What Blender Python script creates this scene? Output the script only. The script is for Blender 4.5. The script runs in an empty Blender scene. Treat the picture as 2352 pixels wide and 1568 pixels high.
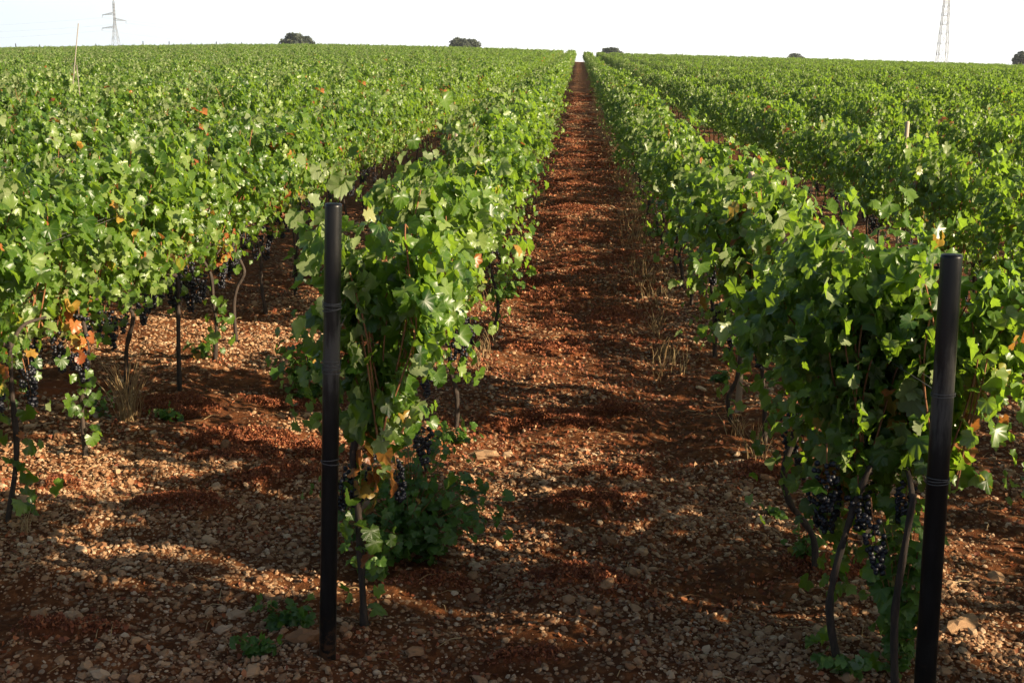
import bpy, math, random
import numpy as np
from mathutils import Matrix, Vector

# ------------------------------------------------------------------ camera, sky, sun
SC = bpy.context.scene
COL = SC.collection
RND = random.Random(7)
NP = np.random.default_rng(11)
CAM_H = 2.3
FPX, IW, IH = 2900.0, 2352.0, 1568.0          # focal length in pixels of a 2352 wide frame
PITCH, YAW, ROLL = math.radians(12.9), math.radians(2.84), math.radians(0.6)
CROT = Matrix.Rotation(YAW, 3, 'Z') @ Matrix.Rotation(math.pi / 2 - PITCH, 3, 'X') @ Matrix.Rotation(ROLL, 3, 'Z')
cam_data = bpy.data.cameras.new('camera')
cam = bpy.data.objects.new('camera', cam_data)
COL.objects.link(cam)
cam.matrix_world = Matrix.Translation((0, 0, CAM_H)) @ CROT.to_4x4()
cam_data.sensor_width = 36.0
cam_data.lens = 36.0 * FPX / IW
cam_data.clip_start, cam_data.clip_end = 0.1, 8000
SC.camera = cam

SUN_EL, SUN_AZ = math.radians(24), math.radians(110)   # azimuth clockwise from +Y
world = bpy.data.worlds.new('World')
SC.world = world
world.use_nodes = True
wn = world.node_tree
sky = wn.nodes.new('ShaderNodeTexSky')
sky.sky_type = 'NISHITA'
sky.sun_disc = False
sky.sun_elevation = SUN_EL
sky.sun_rotation = SUN_AZ
sky.air_density, sky.dust_density, sky.ozone_density = 1.0, 2.0, 1.0
bg = wn.nodes['Background']
bg.inputs['Strength'].default_value = 0.05
# summer haze: the lowest degrees of the sky are whiter and brighter than the clear sky model
wtc = wn.nodes.new('ShaderNodeTexCoord'); wsp = wn.nodes.new('ShaderNodeSeparateXYZ')
wn.links.new(wtc.outputs['Generated'], wsp.inputs[0])
wf = wn.nodes.new('ShaderNodeMapRange'); wf.interpolation_type = 'SMOOTHSTEP'
wf.inputs['From Min'].default_value, wf.inputs['From Max'].default_value = 0.03, 0.085
wf.inputs['To Min'].default_value, wf.inputs['To Max'].default_value = 1.0, 0.0
wn.links.new(wsp.outputs['Z'], wf.inputs['Value'])
wx = wn.nodes.new('ShaderNodeMapRange')
wx.inputs['From Min'].default_value, wx.inputs['From Max'].default_value = -0.50, -0.02
wn.links.new(wsp.outputs['X'], wx.inputs['Value'])
wc = wn.nodes.new('ShaderNodeMix'); wc.data_type = 'RGBA'
wc.inputs[6].default_value = (7.0, 8.2, 9.2, 1); wc.inputs[7].default_value = (11.5, 11.5, 11.5, 1)
wn.links.new(wx.outputs[0], wc.inputs[0])
wm = wn.nodes.new('ShaderNodeMix'); wm.data_type = 'RGBA'
wn.links.new(wf.outputs[0], wm.inputs[0]); wn.links.new(sky.outputs['Color'], wm.inputs[6]); wn.links.new(wc.outputs[2], wm.inputs[7])
wn.links.new(wm.outputs[2], bg.inputs['Color'])
sl = bpy.data.lights.new('sun', 'SUN')
sl.energy = 5.0
sl.angle = math.radians(0.5)
sl.color = (1.0, 0.83, 0.58)
sun = bpy.data.objects.new('sun', sl)
COL.objects.link(sun)
sdir = Vector((math.sin(SUN_AZ) * math.cos(SUN_EL), math.cos(SUN_AZ) * math.cos(SUN_EL), math.sin(SUN_EL)))
sun.rotation_euler = sdir.to_track_quat('Z', 'Y').to_euler()
SC.view_settings.view_transform = 'Standard'
SC.view_settings.look = 'None'
SC.view_settings.exposure = 1.45
SC.view_settings.gamma = 1.0
SC.render.engine = 'CYCLES'
SC.cycles.max_bounces = 6
SC.cycles.transparent_max_bounces = 4
SC.cycles.use_denoising = True

# ------------------------------------------------------------------ helpers
def ray(u, v):
    return CROT @ Vector(((u - IW / 2) / FPX, (IH / 2 - v) / FPX, -1.0))
def on_ground(u, v, z=0.0):
    d = ray(u, v)
    t = (z - CAM_H) / d.z
    return Vector((d.x * t, d.y * t, z))
def at_y(u, v, y):
    d = ray(u, v)
    t = y / d.y
    return Vector((d.x * t, y, CAM_H + d.z * t))
CINV = CROT.transposed()
def project(p):
    q = CINV @ (Vector(p) - Vector((0, 0, CAM_H)))
    if q.z > -0.3: return None
    return IW / 2 + FPX * q.x / -q.z, IH / 2 - FPX * q.y / -q.z, -q.z

def tag(o, label=None, cat=None, group=None, kind=None):
    if label: o['label'] = label
    if cat: o['category'] = cat
    if group: o['group'] = group
    if kind: o['kind'] = kind
    return o

class MB:
    """collects triangles, with a colour attribute per vertex, and links them as one mesh object"""
    def __init__(s):
        s.V, s.F, s.A, s.M, s.n = [], [], [], [], 0
    def add(s, V, F, a=None, m=0):
        V = np.asarray(V, float).reshape(-1, 3); F = np.asarray(F, int).reshape(-1, 3)
        s.V.append(V); s.F.append(F + s.n); s.n += len(V)
        if a is None: a = np.zeros((len(V), 4))
        a = np.asarray(a, float)
        if a.ndim == 1: a = np.tile(a, (len(V), 1))
        s.A.append(a); s.M.append(np.full(len(F), m))
        return s
    def mesh(s, name, mats, smooth=True):
        V = np.concatenate(s.V); F = np.concatenate(s.F); A = np.concatenate(s.A); M = np.concatenate(s.M)
        me = bpy.data.meshes.new(name)
        me.vertices.add(len(V)); me.vertices.foreach_set('co', V.ravel())
        me.loops.add(F.size); me.loops.foreach_set('vertex_index', F.ravel().astype(np.int32))
        me.polygons.add(len(F))
        me.polygons.foreach_set('loop_start', np.arange(0, F.size, 3, dtype=np.int32))
        me.polygons.foreach_set('material_index', M.astype(np.int32))
        me.polygons.foreach_set('use_smooth', np.full(len(F), smooth))
        at = me.attributes.new('tint', 'FLOAT_COLOR', 'POINT')
        at.data.foreach_set('color', A.ravel())
        for m in (mats if isinstance(mats, (list, tuple)) else [mats]): me.materials.append(m)
        me.update(calc_edges=True)
        return me
    def build(s, name, mats, parent=None, smooth=True, loc=None):
        o = bpy.data.objects.new(name, s.mesh(name, mats, smooth))
        COL.objects.link(o)
        if parent: o.parent = parent
        if loc is not None: o.location = loc
        return o
def link_mesh(name, me, parent=None, loc=None):
    o = bpy.data.objects.new(name, me); COL.objects.link(o)
    if parent: o.parent = parent
    if loc is not None: o.location = loc
    return o
def empty(name, loc):
    o = bpy.data.objects.new(name, None); COL.objects.link(o); o.location = loc
    o.empty_display_size = 0.1
    return o

def tube(P, R, n=8, cap=True):
    P = np.asarray(P, float); R = np.asarray(R, float) * np.ones(len(P))
    T = np.gradient(P, axis=0); T /= np.linalg.norm(T, axis=1)[:, None] + 1e-9
    ref = np.array([1.0, 0, 0]) if abs(T[0][0]) < 0.8 else np.array([0, 1.0, 0])
    V = []
    for p, t, r in zip(P, T, R):
        a = np.cross(t, ref); a /= np.linalg.norm(a) + 1e-9
        b = np.cross(t, a)
        an = np.arange(n) * 2 * math.pi / n
        V.append(p + r * (np.cos(an)[:, None] * a + np.sin(an)[:, None] * b))
    V = np.concatenate(V); F = []
    for i in range(len(P) - 1):
        for k in range(n):
            q = [i * n + k, i * n + (k + 1) % n, (i + 1) * n + (k + 1) % n, (i + 1) * n + k]
            F += [(q[0], q[2], q[1]), (q[0], q[3], q[2])]
    if cap:
        V = np.vstack([V, P[:1], P[-1:]]); c0, c1 = len(V) - 2, len(V) - 1; e = (len(P) - 1) * n
        for k in range(n):
            F += [(c0, k, (k + 1) % n), (c1, e + (k + 1) % n, e + k)]
    return V, np.array(F)
def spline(pts, m):
    pts = np.asarray(pts, float); n = len(pts); out = []
    Q = np.vstack([2 * pts[0] - pts[1], pts, 2 * pts[-1] - pts[-2]])
    for i in range(n - 1):
        p0, p1, p2, p3 = Q[i:i + 4]
        for t in np.linspace(0, 1, m, endpoint=False):
            out.append(0.5 * (2 * p1 + (p2 - p0) * t + (2 * p0 - 5 * p1 + 4 * p2 - p3) * t * t + (3 * p1 - p0 - 3 * p2 + p3) * t ** 3))
    out.append(pts[-1])
    return np.array(out)
def ico(sub=0):
    g = (1 + 5 ** .5) / 2
    V = [(-1, g, 0), (1, g, 0), (-1, -g, 0), (1, -g, 0), (0, -1, g), (0, 1, g), (0, -1, -g), (0, 1, -g), (g, 0, -1), (g, 0, 1), (-g, 0, -1), (-g, 0, 1)]
    F = [(0, 11, 5), (0, 5, 1), (0, 1, 7), (0, 7, 10), (0, 10, 11), (1, 5, 9), (5, 11, 4), (11, 10, 2), (10, 7, 6), (7, 1, 8), (3, 9, 4), (3, 4, 2), (3, 2, 6), (3, 6, 8), (3, 8, 9), (4, 9, 5), (2, 4, 11), (6, 2, 10), (8, 6, 7), (9, 8, 1)]
    V = [np.array(v, float) / np.linalg.norm(v) for v in V]
    for _ in range(sub):
        mid, G = {}, []
        def m(a, b):
            k = (min(a, b), max(a, b))
            if k not in mid:
                w = V[a] + V[b]; V.append(w / np.linalg.norm(w)); mid[k] = len(V) - 1
            return mid[k]
        for a, b, c in F:
            x, y, z = m(a, b), m(b, c), m(c, a)
            G += [(a, x, z), (b, y, x), (c, z, y), (x, y, z)]
        F = G
    return np.array(V), np.array(F)
def hash2(ix, iy, seed):
    h = (ix * 374761393 + iy * 668265263 + seed * 974634777) & 0xFFFFFFFF
    h = ((h ^ (h >> 13)) * 1274126177) & 0xFFFFFFFF
    return ((h ^ (h >> 16)) & 0xFFFF) / 65535.0
def vnoise(x, y, seed=0):
    x = np.asarray(x, float); y = np.asarray(y, float)
    ix = np.floor(x).astype(np.int64); iy = np.floor(y).astype(np.int64)
    fx = x - ix; fy = y - iy
    fx = fx * fx * (3 - 2 * fx); fy = fy * fy * (3 - 2 * fy)
    a, b = hash2(ix, iy, seed), hash2(ix + 1, iy, seed)
    c, d = hash2(ix, iy + 1, seed), hash2(ix + 1, iy + 1, seed)
    return (a * (1 - fx) + b * fx) * (1 - fy) + (c * (1 - fx) + d * fx) * fy
def sstep(t):
    t = np.clip(t, 0, 1); return t * t * (3 - 2 * t)

# ------------------------------------------------------------------ materials
def new_mat(name):
    m = bpy.data.materials.new(name); m.use_nodes = True
    nt = m.node_tree
    return m, nt, nt.nodes, nt.links, nt.nodes['Principled BSDF']
def attr_sep(N, L):
    a = N.new('ShaderNodeAttribute'); a.attribute_name = 'tint'
    s = N.new('ShaderNodeSeparateColor'); L.new(a.outputs['Color'], s.inputs['Color'])
    return s
def mixc(N, L, fac, a, b, mode='MIX'):
    m = N.new('ShaderNodeMix'); m.data_type = 'RGBA'; m.blend_type = mode
    for sock, val in ((m.inputs[0], fac), (m.inputs[6], a), (m.inputs[7], b)):
        if isinstance(val, (int, float)): sock.default_value = val
        elif isinstance(val, tuple): sock.default_value = (*val, 1)
        else: L.new(val, sock)
    return m.outputs[2]
def mathn(N, L, op, a, b=None, clamp=False):
    m = N.new('ShaderNodeMath'); m.operation = op; m.use_clamp = clamp
    for i, val in enumerate((a, b)):
        if val is None: continue
        if isinstance(val, (int, float)): m.inputs[i].default_value = val
        else: L.new(val, m.inputs[i])
    return m.outputs[0]
def noise_node(N, L, scale, detail=4, rough=.6, vec=None):
    n = N.new('ShaderNodeTexNoise'); n.inputs['Scale'].default_value = scale
    n.inputs['Detail'].default_value = detail; n.inputs['Roughness'].default_value = rough
    if vec is not None: L.new(vec, n.inputs['Vector'])
    return n
def ramp(N, L, fac, stops):
    r = N.new('ShaderNodeValToRGB'); L.new(fac, r.inputs[0])
    e = r.color_ramp.elements
    while len(e) < len(stops): e.new(0.5)
    for el, (p, c) in zip(e, stops): el.position = p; el.color = (*c, 1)
    return r.outputs[0]

def leaf_material(name, dark, mid, pale, trans, tmix=0.33, rough=0.42):
    """tint: r = shade of green, g = autumn colour (0 green .. 1 red-brown), b = vein"""
    m, nt, N, L, P = new_mat(name)
    s = attr_sep(N, L)
    oi = N.new('ShaderNodeObjectInfo')
    shade = mathn(N, L, 'ADD', s.outputs[0], mathn(N, L, 'MULTIPLY', mathn(N, L, 'SUBTRACT', oi.outputs['Random'], .5), .35), True)
    green = ramp(N, L, shade, [(0, dark), (.6, mid), (1, pale)])
    fall = ramp(N, L, s.outputs[1], [(0, mid), (.35, (.32, .30, .04)), (.65, (.42, .15, .040)), (1, (.27, .065, .025))])
    isf = mathn(N, L, 'GREATER_THAN', s.outputs[1], .08)
    col = mixc(N, L, isf, green, fall)
    nz = noise_node(N, L, 55, 3)
    blot = mathn(N, L, 'MULTIPLY', nz.outputs['Fac'], .5)
    col = mixc(N, L, blot, col, mixc(N, L, 1.0, col, (.55, .6, .5), 'MULTIPLY'))
    vein = mathn(N, L, 'POWER', s.outputs[2], 9)
    col = mixc(N, L, mathn(N, L, 'MULTIPLY', vein, .4), col, (.26, .32, .10))
    geo = N.new('ShaderNodeNewGeometry')
    under = mixc(N, L, .55, col, (.30, .33, .19))
    col2 = mixc(N, L, geo.outputs['Backfacing'], col, under)
    L.new(col2, P.inputs['Base Color'])
    P.inputs['Roughness'].default_value = rough
    P.inputs['Specular IOR Level'].default_value = .45
    tr = N.new('ShaderNodeBsdfTranslucent')
    tcol = mixc(N, L, isf, trans, mixc(N, L, .5, fall, (.5, .2, .03)))
    tc2 = mixc(N, L, mathn(N, L, 'MULTIPLY', vein, .6), tcol, (.05, .09, .01))
    L.new(tc2, tr.inputs['Color'])
    mx = N.new('ShaderNodeMixShader'); mx.inputs[0].default_value = tmix
    L.new(P.outputs[0], mx.inputs[1]); L.new(tr.outputs[0], mx.inputs[2])
    L.new(mx.outputs[0], N['Material Output'].inputs['Surface'])
    return m
M_LEAF = leaf_material('vine leaf', (.020, .060, .008), (.090, .165, .018), (.22, .29, .080), (.30, .48, .028), .42, .36)
M_WEED = leaf_material('weed leaf', (.026, .075, .010), (.070, .150, .018), (.13, .22, .04), (.22, .42, .03))
M_TREE = leaf_material('oak leaf', (.008, .014, .010), (.014, .024, .013), (.03, .042, .022), (.05, .09, .02), .15, .6)

def bark_material(name, c0, c1, scale=30):
    m, nt, N, L, P = new_mat(name)
    tc = N.new('ShaderNodeTexCoord'); mp = N.new('ShaderNodeMapping')
    mp.inputs['Scale'].default_value = (1, 1, .18); L.new(tc.outputs['Object'], mp.inputs['Vector'])
    n = noise_node(N, L, scale, 6, .65, mp.outputs[0])
    L.new(ramp(N, L, n.outputs['Fac'], [(.3, c0), (.7, c1)]), P.inputs['Base Color'])
    b = N.new('ShaderNodeBump'); b.inputs['Strength'].default_value = .7; b.inputs['Distance'].default_value = .01
    L.new(n.outputs['Fac'], b.inputs['Height']); L.new(b.outputs[0], P.inputs['Normal'])
    P.inputs['Roughness'].default_value = .85
    return m
M_BARK = bark_material('vine bark', (.010, .007, .005), (.060, .038, .026), 60)
M_CANE = bark_material('ripened cane', (.14, .05, .02), (.28, .12, .045), 40)
M_TRUNK = bark_material('oak bark', (.03, .025, .02), (.10, .08, .06), 4)

def grape_material():
    m, nt, N, L, P = new_mat('dark grape skin')
    s = attr_sep(N, L)
    n = noise_node(N, L, 120, 2)
    bloom = mathn(N, L, 'MULTIPLY', n.outputs['Fac'], s.outputs[0])
    L.new(mixc(N, L, bloom, (.004, .004, .008), (.018, .019, .032)), P.inputs['Base Color'])
    P.inputs['Roughness'].default_value = .48
    return m
M_GRAPE = grape_material()

def ground_material():
    m, nt, N, L, P = new_mat('red stony soil')
    tc = N.new('ShaderNodeTexCoord'); V = tc.outputs['Object']
    big = noise_node(N, L, .9, 5, .6, V)
    fine = noise_node(N, L, 14, 8, .7, V)
    soil = ramp(N, L, fine.outputs['Fac'], [(.25, (.024, .010, .004)), (.5, (.090, .036, .012)), (.78, (.25, .11, .040))])
    soil = mixc(N, L, big.outputs['Fac'], soil, mixc(N, L, 1.0, soil, (1.25, .85, .7), 'MULTIPLY'))
    vo = N.new('ShaderNodeTexVoronoi'); vo.inputs['Scale'].default_value = 34; L.new(V, vo.inputs['Vector'])
    sc = N.new('ShaderNodeSeparateColor'); L.new(vo.outputs['Color'], sc.inputs[0])
    stone_c = ramp(N, L, sc.outputs[0], [(0, (.15, .088, .045)), (.5, (.28, .185, .105)), (1, (.44, .33, .22))])
    inside = mathn(N, L, 'LESS_THAN', vo.outputs['Distance'], .42)
    pick = mathn(N, L, 'MULTIPLY', inside, mathn(N, L, 'GREATER_THAN', sc.outputs[1], .45))
    s = attr_sep(N, L)      # r: how stony, g: red leaf-litter patch
    pick = mathn(N, L, 'MULTIPLY', pick, s.outputs[0])
    col = mixc(N, L, pick, soil, stone_c)
    col = mixc(N, L, mathn(N, L, 'MULTIPLY', s.outputs[1], .7), col, (.17, .050, .018))
    L.new(col, P.inputs['Base Color'])
    h1 = mathn(N, L, 'MULTIPLY', fine.outputs['Fac'], 1.0)
    h2 = mathn(N, L, 'MULTIPLY', mathn(N, L, 'SUBTRACT', .6, vo.outputs['Distance'], True), pick)
    b = N.new('ShaderNodeBump'); b.inputs['Strength'].default_value = 1.0; b.inputs['Distance'].default_value = .03
    L.new(mathn(N, L, 'ADD', h1, h2), b.inputs['Height']); L.new(b.outputs[0], P.inputs['Normal'])
    P.inputs['Roughness'].default_value = .95
    P.inputs['Specular IOR Level'].default_value = .15
    return m
M_GROUND = ground_material()

def stone_material():
    m, nt, N, L, P = new_mat('pale limestone')
    s = attr_sep(N, L)
    n = noise_node(N, L, 90, 5, .65)
    c = ramp(N, L, s.outputs[0], [(0, (.14, .060, .024)), (.35, (.27, .14, .062)), (.7, (.40, .26, .145)), (1, (.54, .42, .29))])
    c = mixc(N, L, mathn(N, L, 'MULTIPLY', n.outputs['Fac'], .7), c, mixc(N, L, 1.0, c, (.65, .44, .28), 'MULTIPLY'))
    L.new(c, P.inputs['Base Color'])
    b = N.new('ShaderNodeBump'); b.inputs['Strength'].default_value = .6; b.inputs['Distance'].default_value = .006
    L.new(n.outputs['Fac'], b.inputs['Height']); L.new(b.outputs[0], P.inputs['Normal'])
    P.inputs['Roughness'].default_value = .8
    return m
M_STONE = stone_material()

def flake_material(name, stops):
    m, nt, N, L, P = new_mat(name)
    s = attr_sep(N, L)
    c = ramp(N, L, s.outputs[0], stops)
    L.new(c, P.inputs['Base Color']); P.inputs['Roughness'].default_value = .7
    tr = N.new('ShaderNodeBsdfTranslucent'); L.new(c, tr.inputs['Color'])
    mx = N.new('ShaderNodeMixShader'); mx.inputs[0].default_value = .25
    L.new(P.outputs[0], mx.inputs[1]); L.new(tr.outputs[0], mx.inputs[2])
    L.new(mx.outputs[0], N['Material Output'].inputs['Surface'])
    return m
M_LITTER = flake_material('dead red leaves', [(0, (.11, .028, .010)), (.5, (.27, .075, .026)), (.85, (.42, .16, .06)), (1, (.5, .29, .14))])
M_STRAW = flake_material('dry straw', [(0, (.22, .12, .05)), (.5, (.36, .23, .10)), (1, (.5, .38, .2))])

def post_material():
    m, nt, N, L, P = new_mat('weathered black post')
    tc = N.new('ShaderNodeTexCoord'); mp = N.new('ShaderNodeMapping')
    mp.inputs['Scale'].default_value = (1, 1, .12); L.new(tc.outputs['Object'], mp.inputs['Vector'])
    n = noise_node(N, L, 45, 6, .7, mp.outputs[0])
    n2 = noise_node(N, L, 7, 3, .5, tc.outputs['Object'])
    sep = N.new('ShaderNodeSeparateXYZ'); L.new(tc.outputs['Object'], sep.inputs[0])
    band = N.new('ShaderNodeMapRange'); band.inputs['From Min'].default_value = .32; band.inputs['From Max'].default_value = .0
    L.new(mathn(N, L, 'ABSOLUTE', mathn(N, L, 'SUBTRACT', sep.outputs['Z'], 1.2)), band.inputs['Value'])
    f = mathn(N, L, 'MULTIPLY', n.outputs['Fac'], mathn(N, L, 'ADD', n2.outputs['Fac'], mathn(N, L, 'MULTIPLY', band.outputs[0], .9)))
    pc = ramp(N, L, f, [(.2, (.004, .004, .0045)), (.45, (.012, .0115, .0115)), (.7, (.06, .057, .054))])
    low = N.new('ShaderNodeMapRange'); low.inputs['From Min'].default_value = .30; low.inputs['From Max'].default_value = .02
    L.new(sep.outputs['Z'], low.inputs['Value'])
    spl = noise_node(N, L, 38, 5, .7, tc.outputs['Object'])
    dirt = mathn(N, L, 'MULTIPLY', mathn(N, L, 'GREATER_THAN', mathn(N, L, 'ADD', spl.outputs['Fac'], mathn(N, L, 'MULTIPLY', low.outputs[0], .2)), .66), .5)
    L.new(mixc(N, L, mathn(N, L, 'MULTIPLY', dirt, low.outputs[0]), pc, (.11, .05, .022)), P.inputs['Base Color'])
    b = N.new('ShaderNodeBump'); b.inputs['Strength'].default_value = .25; b.inputs['Distance'].default_value = .003
    L.new(n.outputs['Fac'], b.inputs['Height']); L.new(b.outputs[0], P.inputs['Normal'])
    L.new(mathn(N, L, 'ADD', mathn(N, L, 'MULTIPLY', n.outputs['Fac'], .25), .22), P.inputs['Roughness'])
    P.inputs['Specular IOR Level'].default_value = .3
    return m
M_POST = post_material()
def plain(name, c, rough=.5, metal=0.0, scale=20):
    m, nt, N, L, P = new_mat(name)
    n = noise_node(N, L, scale, 4)
    L.new(mixc(N, L, n.outputs['Fac'], tuple(x * .75 for x in c), tuple(min(1, x * 1.25) for x in c)), P.inputs['Base Color'])
    P.inputs['Roughness'].default_value = rough; P.inputs['Metallic'].default_value = metal
    return m
M_WIRE = plain('galvanised wire', (.08, .078, .075), .6, .2)
M_STAKE = plain('pale wooden stake', (.34, .27, .20), .8)
M_POLE = plain('bleached cane', (.20, .175, .14), .7)
M_STEEL = plain('grey lattice steel', (.20, .21, .23), .6, .0, 2)
M_PALESTEEL = plain('pale lattice steel', (.30, .31, .32), .6, .0, 2)

# ------------------------------------------------------------------ terrain
FIELD_END = 212.0
def base_z(x, y):
    x = np.asarray(x, float); y = np.asarray(y, float)
    a = x / np.maximum(y, 20.0)
    amp = np.interp(a, [-.6, -.455, -.33, -.21, -.1, -.04, 0, .05, .2, .36, .6], [.1, .35, .95, 1.35, 1.15, .9, .75, .6, .1, -.55, -1.2])
    z = amp * sstep((y - 30) / 165.0)
    return z - 4.5 * sstep((y - 222) / 170.0) - .012 * np.maximum(y - 380, 0)
# patches of red leaf litter, read off the photograph: u, v, half width, half depth (metres)
PATCHES = []
for u, v, w, d, h in [(1400, 1165, .36, .17, .055), (1330, 1350, .34, .17, .06), (1000, 1345, .22, .10, .04), (640, 1105, .26, .15, .055), (430, 1175, .26, .16, .05),
                   (1260, 965, .40, .17, .045), (1390, 950, .25, .14, .04), (1420, 1085, .3, .10, .03), (1260, 800, .42, .2, .04), (1440, 780, .35, .2, .035),
                   (560, 1020, .4, .2, .04), (140, 1120, .2, .1, .05), (90, 900, .4, .2, .03), (420, 935, .3, .18, .04), (1430, 725, .4, .3, .03),
                   (90, 1445, .16, .07, .05), (230, 1455, .16, .07, .045), (1210, 1500, .2, .1, .04), (1900, 1290, .2, .2, .02), (1830, 1100, .3, .2, .02)]:
    g = on_ground(u, v); PATCHES.append((g.x, g.y, w, d, h))
yy = 11.0
while yy < 75:                                    # bands of leaf litter across the path
    PATCHES.append((.05 + RND.uniform(-.6, .6), yy, RND.uniform(.18, .6), RND.uniform(.08, .26), RND.uniform(.015, .03))); yy += RND.uniform(.15, .6) * (1 + yy / 45)
yy = 7.0
while yy < 26:
    PATCHES.append((-1.9 + RND.uniform(-.4, .4), yy, RND.uniform(.25, .6), RND.uniform(.15, .3), .03)); yy += RND.uniform(.7, 1.4)
def litter(x, y):
    x = np.asarray(x, float); y = np.asarray(y, float); z = np.zeros(np.broadcast(x, y).shape); g = np.zeros_like(z)
    wob = .75 * (vnoise(x * 4, y * 7, 31) - .5) + .55 * (vnoise(x * 13, y * 17, 32) - .5)
    for px, py, w, d, h in PATCHES:
        q = ((x - px) / w) ** 2 + ((y - py) / d) ** 2
        f = np.clip(.95 - q * .8 + wob * 1.6, 0, 1); f = f * f * (3 - 2 * f)
        z = np.maximum(z, f * h); g = np.maximum(g, f)
    return z, g
def relief(x, y):
    f = 1.0 / (1 + np.maximum(np.asarray(y, float) - 14, 0) / 14)
    z = .05 * (vnoise(x * .8, y * 1.9, 1) - .5) + .065 * (vnoise(x * 2.2, y * 4.5, 2) - .5) + .035 * (vnoise(x * 8, y * 9, 3) - .5) + .016 * (vnoise(x * 21, y * 21, 4) - .5)
    z = z - .03 * np.exp(-((np.asarray(x) - .62) / .16) ** 2) - .03 * np.exp(-((np.asarray(x) + .38) / .16) ** 2)
    return z * f
def gz(x, y):
    near = np.asarray(y) < 80
    lz = litter(x, y)[0] if np.any(near) else 0
    return base_z(x, y) + relief(x, y) + lz
xs = np.arange(-3.6, 3.6, .036)
g, step = 3.6, .04
ext = []
while g < 2600: ext.append(g); step *= 1.09; g += step
ext = np.array(ext); xs = np.concatenate([-ext[::-1], xs, ext[:1] * 1.0, ext[1:]])
xs = np.unique(np.round(xs, 4))
ys = list(np.arange(.8, 10, .032)); g, step = 10.0, .035
while g < 3500: ys.append(g); step *= 1.028; g += min(step, 60)
ys = np.concatenate([[-40, -10, -3, -1, 0], ys])
X, Y = np.meshgrid(xs, ys)
lz, lg = np.zeros_like(X), np.zeros_like(X)
sel = (Y < 80) & (np.abs(X) < 6)
lz[sel], lg[sel] = litter(X[sel], Y[sel])
Z = base_z(X, Y) + relief(X, Y) * ((np.abs(X) < 200) & (Y < 260)) + lz
nx, ny = len(xs), len(ys)
idx = np.arange(nx * ny).reshape(ny, nx)
q = np.stack([idx[:-1, :-1], idx[:-1, 1:], idx[1:, 1:], idx[1:, :-1]], -1).reshape(-1, 4)
F = np.concatenate([q[:, [0, 1, 2]], q[:, [0, 2, 3]]])
stony = np.clip(.55 + 1.3 * (vnoise(X * 1.3, Y * 1.3, 8) - .45), .15, 1)
A = np.stack([stony, lg, np.zeros_like(X), np.ones_like(X)], -1).reshape(-1, 4)
gmb = MB().add(np.stack([X, Y, Z], -1).reshape(-1, 3), F, A)
ground = gmb.build('ground', M_GROUND)
tag(ground, 'red stony soil of the vineyard with its bare path between the rows', kind='structure')

# ------------------------------------------------------------------ leaves
HALF = [(0, 1.0, 1), (9, .84, 0), (16, .87, 0), (27, .66, 0), (35, .79, 0), (43, .76, 0), (52, .89, 1), (62, .73, 0), (70, .74, 0), (80, .54, 0), (92, .63, 0), (105, .66, 1), (124, .53, 0), (143, .46, 0), (160, .24, 0)]
def leaf_template(rng, lobed=1.0):
    pts = [(a, r, v) for a, r, v in HALF]
    out = [(-a, r, v) for a, r, v in pts[:0:-1]] + pts
    V, vein = [(0, 0, 0)], [1.0]
    cup, fold, droop = rng.uniform(-.35, .45), rng.uniform(-.1, .65), rng.uniform(.05, .8)
    for a, r, v in out:
        r = 1 - (1 - r) * lobed if r > .3 else r
        r *= rng.uniform(.92, 1.08); t = math.radians(a + rng.uniform(-3, 3))
        x, y = r * math.sin(t), r * math.cos(t)
        z = -cup * r * r + fold * abs(x) - droop * max(y, 0) ** 2 + (.0 if v else -.07) + rng.uniform(-.11, .11)
        V.append((x, y, z)); vein.append(float(v))
    n = len(out)
    F = [(0, i + 1, i) for i in range(1, n)]
    return np.array(V), np.array(F), np.array(vein)
_r = random.Random(3)
LEAVES = [leaf_template(_r, _r.uniform(.5, .85)) for _ in range(16)]
SIMPLE = [leaf_template(_r, .35) for _ in range(4)]
def put_leaves(mb, pos, nrm, tip, size, shade, autumn, temps=LEAVES, m=0):
    """place len(pos) leaves at once"""
    pos, nrm, tip = map(lambda a: np.asarray(a, float), (pos, nrm, tip)); size = np.asarray(size)
    nrm = nrm / np.linalg.norm(nrm, axis=1)[:, None]
    tip = tip - (tip * nrm).sum(1)[:, None] * nrm; tip /= np.linalg.norm(tip, axis=1)[:, None] + 1e-9
    side = np.cross(tip, nrm)
    pick = NP.integers(0, len(temps), len(pos))
    for k, (V, F, vein) in enumerate(temps):
        i = np.where(pick == k)[0]
        if not len(i): continue
        W = (pos[i][:, None] + size[i][:, None, None] * (V[None, :, 0:1] * side[i][:, None] + V[None, :, 1:2] * tip[i][:, None] + V[None, :, 2:3] * nrm[i][:, None]))
        nv = len(V)
        FF = (F[None] + (np.arange(len(i)) * nv)[:, None, None]).reshape(-1, 3)
        A = np.zeros((len(i), nv, 4)); A[..., 0] = np.asarray(shade)[i][:, None]; A[..., 1] = np.asarray(autumn)[i][:, None]; A[..., 2] = vein[None]; A[..., 3] = 1
        mb.add(W.reshape(-1, 3), FF, A.reshape(-1, 4), m)

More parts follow.
